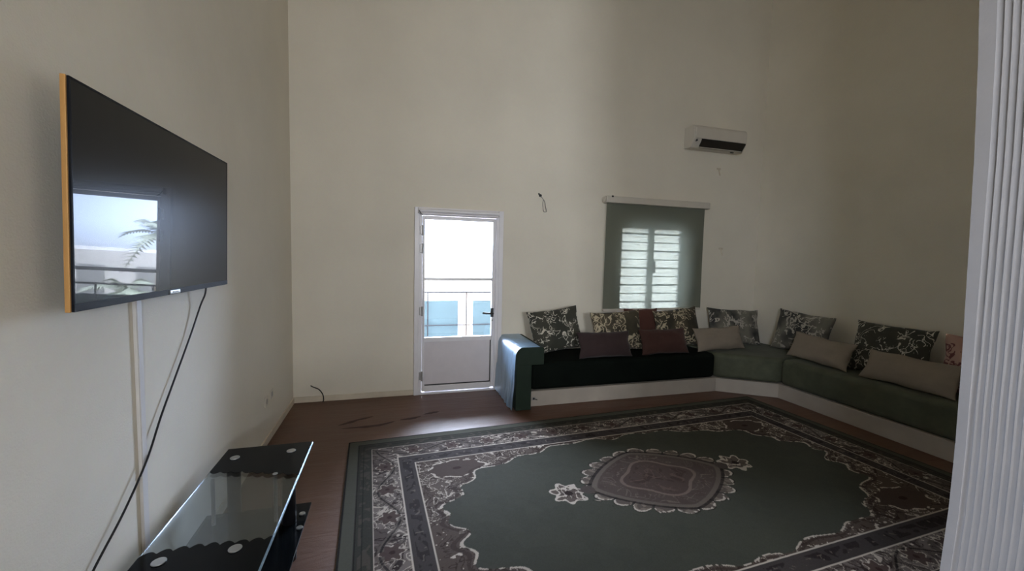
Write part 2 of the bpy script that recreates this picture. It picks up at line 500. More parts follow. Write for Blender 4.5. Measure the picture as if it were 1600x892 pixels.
hd.tube([(2.126, -0.066, 0.925), (2.09, -0.070, 0.927), (2.03, -0.066, 0.930), (2.01, -0.060, 0.934)], 0.012, 10, 5)
handle = dp(hd, 'door_handle', M['black'])
MB().cyl((2.127, -0.034, 0.842), (2.127, -0.020, 0.842), 0.012, n=14).build('key_cylinder', M['grey_metal'], handle)
for hz in (1.86, 1.66, 0.96, 0.22):
    dp(MB().box(DX0 + 0.028, -0.042, hz - 0.045, DX0 + 0.062, -0.021, hz + 0.045, 0.004).cyl((DX0 + 0.058, -0.042, hz - 0.055), (DX0 + 0.058, -0.042, hz + 0.055), 0.010, n=12), 'hinge', M['grey_metal'])
dp(MB().box(DX0, -0.03, 0.0005, DX1, 0.2, 0.022, 0.003), 'threshold', M['white_metal'])

# rolled up shade over the door
sh = thing('roller_blind', 'slim white rolled up blind mounted above the glazed door', 'blind', (1.73, -0.06, 2.075))
MB().cyl((-0.445, -0.012, 0.0), (0.445, -0.012, 0.0), 0.024, n=24).build('shade_roll', M['white_metal'], sh)
MB().box(-0.44, -0.03, -0.040, 0.44, -0.018, -0.026, 0.003).build('bottom_bar', M['white_metal'], sh)
for s in (-1, 1):
    MB().box(s * 0.452 - 0.006, -0.035, -0.03, s * 0.452 + 0.006, 0.027, 0.03, 0.003).build('bracket', M['white_metal'], sh)
MB().tube([(-0.455, -0.034, 0.0), (-0.44, -0.04, -0.03), (-0.415, -0.04, -0.05)], 0.004, 8, 4).build('pull_cord', M['black'], sh)

# ---------------------------------------------------------------- window
win = struct(thing('window_1', 'white double casement window with bars behind the sheer blind', 'window', (NX0, 0, NZ0)))
wf = MB()
FT = 0.07
for a in ((NX0, NZ0, NX0 + FT, NZ1), (NX1 - FT, NZ0, NX1, NZ1), (NX0 + FT, NZ0, NX1 - FT, NZ0 + FT), (NX0 + FT, NZ1 - FT, NX1 - FT, NZ1), (4.275, NZ0 + FT, 4.355, NZ1 - FT)):
    wf.box(a[0], 0.06, a[1], a[2], 0.13, a[3], 0.004)
wf.build('window_frame', M['white_metal'], win, loc=(-NX0, 0, -NZ0))
for a, b in ((NX0 + FT, 4.275), (4.355, NX1 - FT)):
    MB().box(a, 0.09, NZ0 + FT, b, 0.095, NZ1 - FT).build('window_pane', M['frosted'], win, loc=(-NX0, 0, -NZ0))
MB().box(4.318, -0.012, 1.42, 4.340, 0.058, 1.58, 0.004).build('window_handle', M['black'], win, loc=(-NX0, 0, -NZ0))
for k in range(9):
    z = 1.035 + k * 0.112
    r = 0.011 if k % 2 == 0 else 0.006
    MB().box(NX0 + 0.002, 0.035, z - r, NX1 - 0.002, 0.05, z + r, 0.002).build('security_bar', M['grey_metal'], win, loc=(-NX0, 0, -NZ0))

bl = thing('roller_blind', 'grey green sheer roller blind with cream headbox covering the window', 'blind', (4.30, -0.05, 2.3))
MB().box(-0.765, -0.055, -0.012, 0.785, 0.048, 0.072, 0.012, 3).build('headbox', M['pvc'], bl)
b = bmesh.new()
nx, nz = 60, 40
gv = [[b.verts.new((-0.735 + 1.475 * i / nx, 0.0 + 0.010 * math.sin(i * 0.55 + j * 0.05) * (j / nz) + 0.012 * math.sin(i * 0.17) * (j / nz), -0.01 - 1.335 * j / nz)) for i in range(nx + 1)] for j in range(nz + 1)]
for j in range(nz):
    for i in range(nx):
        b.faces.new((gv[j][i], gv[j][i + 1], gv[j + 1][i + 1], gv[j + 1][i]))
mb = MB(); mb.bm.free(); mb.bm = b
mb.build('blind_cloth', M['blind'], bl)
MB().box(-0.735, -0.012, -1.372, 0.74, 0.012, -1.342, 0.004).build('bottom_rail', M['pvc'], bl)
MB().cyl((-0.768, -0.004, 0.03), (-0.785, -0.004, 0.03), 0.034, n=20, bevel=0.003).build('end_cap', M['pvc'], bl)
MB().box(-0.70, -0.062, 0.055, -0.675, -0.05, 0.075, 0.002).build('bracket_clip', M['black'], bl)

# ---------------------------------------------------------------- air conditioner
ac = thing('air_conditioner', 'cream split air conditioner with open dark slot high on the wall', 'air conditioner', (5.11, 0, 3.06))
prof = [(-0.002, 0.0), (-0.13, -0.005), (-0.185, 0.07), (-0.200, 0.12), (-0.198, 0.24), (-0.175, 0.27), (-0.002, 0.275)]
b = bmesh.new()
L_ = [b.verts.new((-0.42, p[0], p[1])) for p in prof]; R_ = [b.verts.new((0.42, p[0], p[1])) for p in prof]
b.faces.new(L_); b.faces.new(R_[::-1])
for i in range(len(prof)):
    k = (i + 1) % len(prof)
    b.faces.new((L_[i], R_[i], R_[k], L_[k]))
bmesh.ops.recalc_face_normals(b, faces=b.faces[:])
bmesh.ops.bevel(b, geom=[e for e in b.edges], offset=0.010, segments=3, profile=0.5, affect='EDGES')
mb = MB(); mb.bm.free(); mb.bm = b
mb.build('ac_body', M['pvc'], ac)
MB().box(-0.395, -0.2075, 0.098, 0.40, -0.190, 0.235, 0.007).build('front_panel', M['pvc'], ac)
ang = math.atan2(0.075, 0.055)
Rl = Matrix.Rotation(math.radians(36), 4, 'X')
MB().box(-0.30, -0.182, -0.004, 0.385, -0.155, 0.110, 0.003, rot=Rl, at=(0, -0.163, 0.042)).build('outlet_slot', M['ac_dark'], ac)
MB().box(-0.31, -0.148, -0.010, 0.375, -0.138, 0.035, 0.003, rot=Matrix.Rotation(-math.radians(70), 4, 'X'), at=(0, -0.143, 0.008)).build('louver', M['pvc'], ac)
MB().box(-0.385, -0.2085, 0.06, -0.372, -0.165, 0.085, 0.003).build('sensor_window', M['black'], ac)
MB().box(0.24, -0.118, -0.014, 0.29, -0.10, -0.002, 0.003).build('drain_clip', M['black'], ac)

# ---------------------------------------------------------------- television
TW, TH, TT = 1.175, 0.672, 0.018
TILT = math.radians(1.3)
tv = thing('television', 'large flat television with gold left edge mounted on the left wall', 'television', (0.098, -2.635, 1.400), (0, TILT, 0))
MB().box(-TT, -TW / 2, 0.0, -0.004, TW / 2, TH, 0.003).build('tv_housing', M['black'], tv)
MB().box(-0.0045, -TW / 2 + 0.006, 0.024, -0.0005, TW / 2 - 0.005, TH - 0.006, 0.0).build('screen', M['screen'], tv)
bz = MB()
bz.box(-0.005, -TW / 2, 0.0, 0.002, TW / 2, 0.024, 0.001)
bz.box(-0.005, -TW / 2, TH - 0.007, 0.001, TW / 2, TH, 0.001)
bz.box(-0.005, TW / 2 - 0.006, 0.024, 0.001, TW / 2, TH - 0.007, 0.001)
bz.box(-0.005, -TW / 2, 0.024, 0.001, -TW / 2 + 0.007, TH - 0.007, 0.001)
bz.build('bezel', M['bezel'], tv)
MB().box(-TT, -TW / 2 - 0.006, -0.001, -0.0045, -TW / 2 + 0.001, TH + 0.001, 0.002).build('gold_edge', M['gold'], tv)
lg = MB().box(0.0015, -0.050, 0.003, 0.006, 0.036, 0.019, 0.004, 3).build('badge', M['chrome'], tv)
lt = MB()
for k in range(4):
    lt.box(0.0058, -0.030 + k * 0.013, 0.0075, 0.0066, -0.0235 + k * 0.013, 0.0145)
lt.build('badge_lettering', M['black_metal'], lg)
MB().box(-0.075, -0.30, 0.12, -TT, 0.30, 0.50, 0.01).build('wall_bracket', M['black_metal'], tv)

tr = thing('cable_trunking', 'white vertical cable trunking strip running down below the television', 'cable trunking', (0, -2.728, 0))
MB().box(0.0005, -0.019, 0.0, 0.014, 0.019, 1.62, 0.003).build('trunking_channel', M['trunk'], tr)
MB().box(0.0142, -0.016, 0.70, 0.0165, 0.016, 1.62, 0.001).build('trunking_cover', M['trunk'], tr)
cd = MB().tube([(0.055, -2.20, 1.46), (0.05, -2.20, 1.37), (0.03, -2.213, 1.30), (0.020, -2.30, 1.17), (0.018, -2.445, 1.017), (0.018, -2.60, 0.86), (0.022, -2.727, 0.725), (0.022, -2.89, 0.60), (0.016, -3.053, 0.495), (0.012, -3.22, 0.37), (0.012, -3.36, 0.30)], 0.0042, 8, 8)
tag(cd.build('power_cord', M['black']), 'thin black cord hanging from the television across the wall', 'cord')

# ---------------------------------------------------------------- glass television stand
st = thing('tv_stand', 'low glass television stand with black wavy bands along the left wall', 'tv stand', (0.31, -2.68, 0))
SX0, SX1, SY0, SY1, SZ = 0.088, 0.535, -3.30, -2.062, 0.45
def sl(mb, name, mat, par=None): return mb.build(name, mat, par or st, loc=(-0.31, 2.68, 0) if par is None else None)
b = bmesh.new()
mb = MB().box(SX0, SY0, SZ - 0.010, SX1, SY1, SZ, 0.0035, 3)
top = sl(mb, 'glass_top', M['table_glass'])
q_ = [(SX1 - 0.005, SZ + 0.0006), (SX1 + 0.0012, SZ - 0.0062), (SX1 + 0.0012, SZ - 0.0105), (SX1 - 0.005, SZ - 0.0105)]
mb = MB().profile_y(q_, SY0 + 0.001, SY1 - 0.001, 0.0006, 1)  # half-metal strip added as the bright highlight along the glass edge
M['edge_glint'] = simple('glass_edge_glint', (0.28, 0.36, 0.40), 0.25, 0.5, 0.45, var=0.1)
sl(mb, 'glint_strip', M['edge_glint'])
def band(y_out, y_in, sgn, name, slant):
    """black painted end of the glass, wavy on its inner edge"""
    b = bmesh.new()
    n = 90
    x0, x1 = SX0 + 0.004, SX1 - 0.004
    lo, hi = [], []
    for i in range(n + 1):
        u = i / n
        x = x0 + (x1 - x0) * u
        y = y_in + slant * u + sgn * 0.021 * abs(math.sin(u * PI * 8.5)) ** 0.8 + 0.010 * math.sin(u * 5.0)
        for lst, z in ((lo, SZ + 0.0004), (hi, SZ + 0.0012)):
            lst.append((b.verts.new((x, y_out, z)), b.verts.new((x, y, z))))
    for i in range(n):
        b.faces.new((hi[i][0], hi[i + 1][0], hi[i + 1][1], hi[i][1]))
        b.faces.new((lo[i][0], lo[i][1], lo[i + 1][1], lo[i + 1][0]))
        b.faces.new((lo[i][1], hi[i][1], hi[i + 1][1], lo[i + 1][1]))
        b.faces.new((lo[i][0], lo[i + 1][0], hi[i + 1][0], hi[i][0]))
    m = MB(); m.bm.free(); m.bm = b
    return sl(m, name, M['black_gloss'])
M['black_gloss'] = simple('black_gloss_paint', (0.004, 0.005, 0.006), 0.14, 0.10, var=0.1)
band(SY1 - 0.004, -2.325, -1, 'black_band', -0.105)
band(SY0 + 0.004, -2.955, 1, 'black_band', 0.005)
for x, y in ((0.163, -2.192), (0.438, -2.173), (0.415, -2.990), (0.176, -3.000)):
    sl(MB().cyl((x, y, SZ + 0.0014), (x, y, SZ + 0.006), 0.0235, n=28, bevel=0.002), 'chrome_disc', M['chrome'])
for x, y in ((0.417, -2.427),):
    sl(MB().cyl((x, y, SZ + 0.0014), (x, y, SZ + 0.005), 0.012, n=20, bevel=0.001), 'chrome_disc', M['chrome'])
sl(MB().box(0.06, -3.14, 0.190, 0.562, -2.29, 0.200, 0.003), 'lower_shelf', M['black_gloss'])
sl(MB().box(0.12, -3.14, 0.030, 0.50, -2.36, 0.040, 0.003), 'base_shelf', M['black_gloss'])
for x, y in ((0.485, -2.455), (0.175, -2.25), (0.475, -3.06), (0.175, -3.10)):
    sl(MB().cyl((x, y, 0.0), (x, y, SZ - 0.011), 0.032, n=28), 'black_column', M['black_metal'])
for x, y in ((0.417, -2.427), (0.125, -2.385)):
    sl(MB().cyl((x, y, 0.04), (x, y, SZ - 0.011), 0.009, n=14), 'thin_rod', M['grey_metal'])
for x, y in ((0.535, -2.40), (0.545, -2.52)):
    sl(MB().cyl((x, y, 0.2005), (x, y, 0.207), 0.015, n=20, bevel=0.001), 'shelf_disc', M['chrome'])

# ---------------------------------------------------------------- rug
RW, RH = 2.19, 1.29
CEN = (2.90, -2.32); RA = math.radians(2.8)
def vnoise(x, y, s, seed):
    r = np.random.RandomState(seed).rand(128, 128)
    fx, fy = x * s + 40, y * s + 40
    ix, iy = np.floor(fx).astype(int), np.floor(fy).astype(int)
    u, v = fx - ix, fy - iy
    u = u * u * (3 - 2 * u); v = v * v * (3 - 2 * v)
    g = lambda a, c: r[a % 128, c % 128]
    return (g(ix, iy) * (1 - u) + g(ix + 1, iy) * u) * (1 - v) + (g(ix, iy + 1) * (1 - u) + g(ix + 1, iy + 1) * u) * v
NX, NY = 940, 554
gx = np.linspace(-RW, RW, NX); gy = np.linspace(-RH, RH, NY)
X, Y = np.meshgrid(gx, gy)
ed = np.minimum(RW - np.abs(X), RH - np.abs(Y))          # distance from the edge
C = np.zeros((NY, NX, 3))
def put(mask, col, a=1.0):
    m = (mask * a)[..., None] if mask.dtype != bool else (mask.astype(float) * a)[..., None]
    C[:] = C * (1 - m) + np.array(col) * m
GREEN = (0.165, 0.185, 0.165); DKG = (0.078, 0.084, 0.075); TAUPE = (0.185, 0.165, 0.165); CREAM = (1.05, 1.03, 0.98)
DARK = (0.028, 0.024, 0.024); FIELD = (0.105, 0.121, 0.104); PINK = (0.20, 0.135, 0.125); GREYB = (0.10, 0.095, 0.10)
AX, AY = np.abs(X), np.abs(Y)
sx = np.where(AX > AY + (RW - RH), Y, X)                   # runs along the border
# broken vine-work used in the borders and corners
w1 = vnoise(X, Y, 11, 1) * 0.12; w2 = vnoise(X, Y, 11, 2) * 0.12
n1 = vnoise(X + w1, Y + w2, 17, 3); n2 = vnoise(X - w2, Y + w1, 30, 4); n3 = vnoise(X, Y, 6, 5); n4 = vnoise(X + w2, Y, 52, 6)
curl = ((np.abs(n1 - 0.5) < 0.024) & (n3 > 0.36)) | ((np.abs(n2 - 0.55) < 0.030) & (n3 > 0.45))
spark = (n4 > 0.84) & (n2 > 0.5)
dark_curl = (np.abs(n1 - 0.34) < 0.03) | (np.abs(n2 - 0.32) < 0.035)
put(np.ones_like(X), GREEN)
put((ed > 0.004) & (ed < 0.012), DARK)
put((ed > 0.078) & (ed < 0.180), DKG)
put((ed > 0.080) & (ed < 0.088), DARK)
put((ed > 0.10) & (ed < 0.165) & (n2 > 0.66), (0.13, 0.125, 0.11))
put((ed > 0.120) & (ed < 0.124), (0.03, 0.035, 0.03))
fl = (ed > 0.180) & (ed < 0.372)
put(fl, TAUPE); put(fl & (n3 > 0.55), (0.24, 0.225, 0.225)); put(fl & (n2 > 0.62), (0.36, 0.34, 0.34), 0.7); put(fl & dark_curl, (0.07, 0.055, 0.055)); put(fl & curl, CREAM, 0.75); put(fl & spark, CREAM)
wave = np.abs((ed - 0.276) - 0.062 * np.sin(sx * 2 * PI / 0.62)) 
put(fl & (wave < 0.007), DARK, 0.85); put(fl & (wave >= 0.007) & (wave < 0.02), (0.22, 0.2, 0.19), 0.7)
for k in np.arange(-2.0, 2.1, 0.31):                       # rosettes along the border
    for (cx_, cy_) in ((k, RH - 0.276), (k, -RH + 0.276), (RW - 0.276, k), (-RW + 0.276, k)):
        if abs(cx_) > RW - 0.2 or abs(cy_) > RH - 0.2: continue
        d_ = np.hypot(X - cx_, Y - cy_); a_ = np.arctan2(Y - cy_, X - cx_)
        rr = 0.058 * (1 + 0.22 * np.cos(6 * a_))
        put((d_ < rr) & fl, (0.15, 0.115, 0.11)); put((np.abs(d_ - rr) < 0.004) & fl & (n2 > 0.4), CREAM, 0.7); put((d_ < 0.015) & fl, (0.08, 0.05, 0.05))
put((ed > 0.178) & (ed < 0.186), CREAM, 0.85); put((ed > 0.366) & (ed < 0.376), CREAM, 0.9)
put((ed > 0.376) & (ed < 0.488), GREYB)
put((ed > 0.40) & (ed < 0.465) & (n2 > 0.62), (0.055, 0.045, 0.05)); put((ed > 0.41) & (ed < 0.455) & (n4 > 0.85), (0.24, 0.22, 0.21))
put((ed > 0.486) & (ed < 0.496), CREAM, 0.85)
inn = ed >= 0.496
put(inn, (0.165, 0.138, 0.125)); put(inn & (n3 > 0.55), (0.20, 0.175, 0.165), 0.7); put(inn & dark_curl, (0.075, 0.055, 0.048)); put(inn & curl, CREAM, 0.7); put(inn & spark, CREAM, 0.9)
# corner cartouches
for sx_ in (-1, 1):
    for sy_ in (-1, 1):
        cx_, cy_ = sx_ * (RW - 0.78), sy_ * (RH - 0.66)
        q = np.sqrt(((X - cx_) / 0.21) ** 2 + ((Y - cy_) / 0.12) ** 2); a_ = np.arctan2((Y - cy_) / 0.12, (X - cx_) / 0.21)
        rr = 1 + 0.07 * np.cos(8 * a_)
        put((q < rr) & inn, (0.135, 0.108, 0.098)); put((np.abs(q - rr) < 0.045) & inn & (n2 > 0.38), CREAM, 0.85); put((q < 0.16) & inn, (0.07, 0.04, 0.04))
# open oval field
th = np.arctan2(Y / 0.765, X / 1.56)
q = (np.abs(X / 1.56) ** 2.35 + np.abs(Y / 0.765) ** 2.35) ** (1 / 2.35)
qs = 1 + 0.022 * np.cos(26 * th) + 0.022 * np.sin(11 * th) + 0.03 * (vnoise(X, Y, 8, 9) - 0.5)
ov = (q < qs) & inn
shade = vnoise(X, Y, 3, 12) * 0.5 + vnoise(X, Y, 14, 13) * 0.5
put(ov, FIELD); put(ov & (shade > 0.55), (0.095, 0.111, 0.097), 0.6)
put((np.abs(q - qs) < 0.006) & inn & (n2 > 0.42), CREAM, 0.8); put((np.abs(q - qs - 0.028) < 0.010) & inn, (0.08, 0.06, 0.055), 0.8)
# medallion
mx_, my_ = X + 0.03, Y - 0.085
pq = (np.abs(mx_ / 0.575) ** 1.35 + np.abs(my_ / 0.40) ** 1.35) ** (1 / 1.35)
pa = np.arctan2(my_ / 0.40, mx_ / 0.575)
fringe = 1.0 + 0.235 * np.abs(np.cos(11 * pa)) ** 0.55 * (0.62 + 0.38 * np.abs(np.sin(2 * pa))) * (1 - 0.25 * (n3 > 0.62)) 
fm = (pq < fringe) & (pq > 0.9)
put(fm, (0.19, 0.17, 0.16)); put(fm & (n2 > 0.52), (0.36, 0.33, 0.30), 0.8); put((np.abs(pq - fringe + 0.03) < 0.020) & (n4 > 0.35), CREAM, 0.75); put(fm & (np.abs(np.cos(11 * pa)) < 0.20), DARK, 0.9); put((np.abs(pq - fringe) < 0.012) & (n1 > 0.4), DARK, 0.7)
put((pq > 0.95) & (pq < 1.01), DARK, 0.8)
put(pq <= 0.96, (0.145, 0.122, 0.115)); put((pq > 0.88) & (pq <= 0.955), (0.22, 0.20, 0.188))
put((pq < 0.85) & (n1 > 0.6), (0.13, 0.105, 0.10)); put((pq < 0.84) & (pq > 0.62) & (np.abs(n2 - 0.55) < 0.05), (0.26, 0.23, 0.215), 0.8)
qa = np.arctan2(my_ / 0.72, mx_)
qr = np.hypot(mx_, my_ / 0.78) ; qb = 0.27 * (1 + 0.12 * np.cos(4 * qa)) 
put(qr < qb, (0.132, 0.104, 0.098)); put(np.abs(qr - qb) < 0.013, (0.30, 0.25, 0.235), 0.85)
put((qr < qb * 0.82) & (n1 > 0.55), (0.10, 0.075, 0.070)); put((qr < qb * 0.8) & (np.abs(n2 - 0.5) < 0.05), (0.22, 0.165, 0.15), 0.7)
for s_ in (-1, 1):                                         # flower at each tip
    d_ = np.hypot((mx_ - s_ * 0.73), my_ / 0.95); a_ = np.arctan2(my_ / 0.95, mx_ - s_ * 0.73)
    rr = 0.115 * (1 + 0.16 * np.cos(7 * a_) + 0.25 * (n1 - 0.5))
    put(d_ < rr, (0.19, 0.165, 0.155)); put((d_ < rr) & ((np.abs(n2 - 0.5) < 0.1) | (np.abs(d_ - rr) < 0.016)), CREAM, 0.8); put((d_ < rr * 0.75) & (np.abs(np.cos(3.5 * a_)) < 0.14), (0.06, 0.045, 0.045)); put(d_ < 0.028, (0.05, 0.035, 0.035))
    d2 = np.hypot((mx_ - s_ * 0.585) / 0.05, my_ / 0.05); put((d2 < 1), (0.13, 0.115, 0.11))
C += (rng.rand(NY, NX, 1) - 0.5) * 0.018
C = np.clip(C * np.array([0.40, 0.355, 0.31]), 0.005, 1)
zz = 0.0115 + 0.0012 * vnoise(X, Y, 30, 21)
V = np.stack([X, Y, zz], -1).reshape(-1, 3)
idx = np.arange(NX * NY).reshape(NY, NX)
Q = np.stack([idx[:-1, :-1], idx[:-1, 1:], idx[1:, 1:], idx[1:, :-1]], -1).reshape(-1, 4)
ring = np.concatenate([idx[0, :-1], idx[:-1, -1], idx[-1, :0:-1], idx[:0:-1, 0]])
SK = V[ring].copy(); SK[:, 2] = 0.0006
nb = len(V); k_ = np.arange(len(ring)); kn = (k_ + 1) % len(ring)
QS = np.stack([ring, nb + k_, nb + kn, ring[kn]], -1)
V = np.concatenate([V, SK]); Q = np.concatenate([Q, QS])
me = bpy.data.meshes.new('rug')
me.vertices.add(len(V)); me.vertices.foreach_set('co', V.astype(np.float32).ravel())
me.loops.add(Q.size); me.loops.foreach_set('vertex_index', Q.astype(np.int32).ravel())
me.polygons.add(len(Q)); me.polygons.foreach_set('loop_start', (np.arange(len(Q)) * 4).astype(np.int32))
me.polygons.foreach_set('use_smooth', np.ones(len(Q), dtype=bool))
me.update(calc_edges=True)
at = me.color_attributes.new('weave', 'FLOAT_COLOR', 'POINT')
CC = np.ones((len(V), 4), np.float32); CC[:nb, :3] = C.reshape(-1, 3); CC[nb:, :3] = GREEN
at.data.foreach_set('color', CC.ravel())
t = NT('woven_rug')
ca = t.n('ShaderNodeVertexColor'); ca.layer_name = 'weave'
tc = t.n('ShaderNodeTexCoord'); pile = t.noise(420, 2, 0.6, tc.outputs['Object'])
cm = t.mix(0.25, ca.outputs['Color'], pile.outputs['Color'], 'SOFT_LIGHT')
me.materials.append(t.surf(t.pbr(cm, 0.85, 0.06, 0, t.bump(pile.outputs['Fac'], 0.3, 0.003))))
rug = bpy.data.objects.new('rug', me); COL.objects.link(rug)
rug.location = (CEN[0], CEN[1], 0); rug.rotation_euler = (0, 0, RA)
tag(rug, 'large green oriental rug with floral borders and central medallion on the floor', 'rug')

# ---------------------------------------------------------------- sofa
HB = 0.1655
pl = thing('corner_sofa', 'low dark green corner sofa on a white plinth along two walls', 'sofa', (4.0, -0.3, 0))
def pl_(mb, name, mat): return mb.build(name, mat, pl, loc=(-4.0, 0.3, 0))
A, B, Cc, D = (2.402, -0.6535), (4.817, -0.6535), (5.375, -1.0295), (5.375, -3.815)
pl_(MB().prism([(2.402, -0.6535), B, (B[0], -0.003), (2.402, -0.003)], 0.0005, HB, 0.004), 'plinth_run', M['plinth'])
pl_(MB().prism([(B[0] + 0.001, -0.6535), Cc, (RX - 0.004, -1.0295), (RX - 0.004, -0.003), (B[0] + 0.001, -0.003)], 0.0005, HB, 0.004), 'plinth_corner', M['plinth'])
pl_(MB().prism([(5.375, -1.031), (5.375, -3.815), (RX - 0.004, -3.815), (RX - 0.004, -1.031)], 0.0005, HB, 0.004), 'plinth_run', M['plinth'])

MZ0, MZ1 = HB + 0.001, 0.468
def mattress(pts, mat):
    return pl_(MB().prism(pts, MZ0, MZ1, 0.055, 6), 'seat_mattress', mat)
mattress([(2.418, -0.645), (4.813, -0.645), (4.813, -0.01), (2.418, -0.01)], M['velvet_shaded'])
mattress([(4.818, -0.645), (5.370, -1.020), (6.008, -1.020), (6.008, -0.01), (4.818, -0.01)], M['velvet'])
mattress([(5.383, -1.026), (5.383, -3.80), (6.008, -3.80), (6.008, -1.026)], M['velvet'])

am = MB().profile_y([(2.222, 0.0005), (2.390, 0.0005), (2.390, 0.48), (2.222, 0.48)], -0.745, -0.004, 0.008)
ax0, ax1, az0, az1 = 2.216, 2.520, 0.478, 0.662
rc = 0.075
pp = [(ax1, az0), (ax1, az1 - 0.012), (ax1 - 0.012, az1)] + [(ax0 + rc - rc * math.sin(a), az1 - rc + rc * math.cos(a)) for a in np.linspace(0, PI / 2, 9)] + [(ax0, az0)]
am.profile_y(pp, -0.752, -0.004, 0.006, 2)
arm = pl_(am, 'armrest', M['arm'])
# film: over the top, down the outer side, gathered at the foot
b = bmesh.new()
prof = [(ax1 - 0.05, az1 + 0.003)] + [(ax0 + rc + 0.06 * k, az1 + 0.003) for k in (3, 2, 1)] + [(ax0 + rc - (rc + 0.004) * math.sin(a), az1 - rc + (rc + 0.004) * math.cos(a)) for a in np.linspace(0, PI / 2, 9)] + [(ax0 - 0.006, z) for z in np.linspace(az1 - rc - 0.04, 0.012, 22)]
ny = 60
rows = []
for j in range(ny + 1):
    y = -0.753 + 0.745 * j / ny
    row = []
    for i, (px, pz) in enumerate(prof):
        s_ = max(0.0, (0.55 - pz) / 0.55)
        wv = mnoise.noise(Vector((y * 9, pz * 2.3, 3.1))) * 0.5 + mnoise.noise(Vector((y * 23, pz * 5, 8.1))) * 0.25
        out = (0.004 + 0.060 * s_ * (0.5 + wv)) if i > 11 else 0.0015 * (1 + wv)
        if i > 11: row.append(b.verts.new((px - max(0.002, out), y + 0.012 * wv * s_, pz)))
        else: row.append(b.verts.new((px, y, pz + out)))
    rows.append(row)
for j in range(ny):
    for i in range(len(prof) - 1):
        b.faces.new((rows[j][i], rows[j][i + 1], rows[j + 1][i + 1], rows[j + 1][i]))
mb = MB(); mb.bm.free(); mb.bm = b
fo = mb.build('plastic_film', M['film'], arm)
fo['label'] = 'wrinkled clear plastic film'

so = thing('plinth_outlet', 'small dark socket hole near the left end of the plinth', 'socket', (2.452, -0.6555, 0.085))
MB().box(-0.020, -0.004, -0.016, 0.016, -0.0005, 0.018, 0.002).build('socket_plate', M['grey_metal'], so)
MB().box(-0.012, -0.006, -0.010, 0.006, -0.003, 0.012, 0.001).cyl((0.004, -0.006, 0.0), (0.034, -0.014, -0.010), 0.004, n=8).build('wire_stub', M['black'], so)

# ---------------------------------------------------------------- cushions
def cushion_mesh(w, h, th, seed, pinch=0.075, n=30):
    me = bpy.data.meshes.new('cushion')
    b = bmesh.new()
    rnd = Vector((seed * 3.7, seed * 1.3, seed * 7.1))
    grid = {}
    for side in (-1, 1):
        for j in range(n + 1):
            for i in range(n + 1):
                edge = i in (0, n) or j in (0, n)
                if side == 1 and edge:
                    grid[(1, i, j)] = grid[(-1, i, j)]; continue
                u = -math.cos(PI * i / n); v = -math.cos(PI * j / n)
                u = 0.55 * u + 0.45 * (2 * i / n - 1); v = 0.55 * v + 0.45 * (2 * j / n - 1)
                fx = max(0.0, 1 - abs(u) ** 2.4); fz = max(0.0, 1 - abs(v) ** 2.4)
                tk = th / 2 * (fx ** 0.55) * (fz ** 0.55)
                x = u * w / 2 * (1 - pinch * (1 - v * v) * u * u)
                z = v * h / 2 * (1 - pinch * (1 - u * u) * v * v)
                wob = mnoise.noise(Vector((u * 1.6, v * 1.6, side * 2.0)) + rnd)
                wr = mnoise.noise(Vector((u * 5, v * 5, side * 3.0)) + rnd)
                tk *= 1 + 0.22 * wob + 0.06 * wr
                grid[(side, i, j)] = b.verts.new((x + 0.012 * mnoise.noise(Vector((v * 2, seed, 1))), side * tk, z + 0.012 * mnoise.noise(Vector((u * 2, seed, 5)))))
    for side in (-1, 1):
        for j in range(n):
            for i in range(n):
                q = (grid[(side, i, j)], grid[(side, i + 1, j)], grid[(side, i + 1, j + 1)], grid[(side, i, j + 1)])
                b.faces.new(q if side == -1 else q[::-1])
    for f in b.faces: f.smooth = True
    b.to_mesh(me); b.free()
    return me

def cushion(name, label, mat, w, h, th, loc, yaw=0.0, lean=14.0, roll=0.0, seed=1, group=None):
    """loc = centre of the cushion's foot"""
    me = cushion_mesh(w, h, th, seed)
    me.materials.append(mat)
    o = bpy.data.objects.new(name, me); COL.objects.link(o)
    Rm = Matrix.Rotation(math.radians(yaw), 4, 'Z') @ Matrix.Rotation(math.radians(-lean), 4, 'X') @ Matrix.Rotation(math.radians(-roll), 4, 'Y')
    mat4 = Rm.copy()
    # rest the lowest point on the seat
    lo = min((Rm @ v.co).z for v in me.vertices)
    c = Rm @ Vector((0, 0, h / 2))
    o.matrix_world = Matrix.Translation((loc[0] + c.x, loc[1] + c.y, loc[2] - lo)) @ Rm
    return tag(o, label, 'cushion', group)

SEAT = MZ1 + 0.001
G1 = 'patterned cushions leaning on the walls'
cushion('throw_cushion', 'dark cushion with pale vine pattern leaning beside the sofa arm, leftmost', M['floral'], 0.65, 0.51, 0.15, (2.875, -0.34, SEAT), 0, 18, 7, 1, G1)
cushion('throw_cushion', 'dark vine patterned cushion behind the plum lumbar cushion, left of the window', M['floral_brown'], 0.68, 0.49, 0.15, (3.64, -0.38, SEAT), 0, 14, 3, 2, G1)
cushion('throw_cushion', 'brownish patterned cushion under the right half of the window', M['floral_brown'], 0.66, 0.50, 0.15, (4.52, -0.37, SEAT), 0, 14, 5, 3, G1)
cushion('throw_cushion', 'patterned cushion in the sofa corner behind a beige cushion', M['floral_grey'], 0.78, 0.48, 0.15, (5.44, -0.30, SEAT), -6, 16, -3, 4, G1)
cushion('throw_cushion', 'patterned cushion leaning on the right wall nearest the corner', M['floral_grey'], 0.72, 0.52, 0.15, (5.76, -0.90, SEAT), -90, 12, -2, 5, G1)
cushion('throw_cushion', 'broad dark patterned cushion on the right wall beside the pink one', M['floral'], 0.70, 0.54, 0.16, (5.74, -1.86, SEAT), -90, 12, 0, 6, G1)
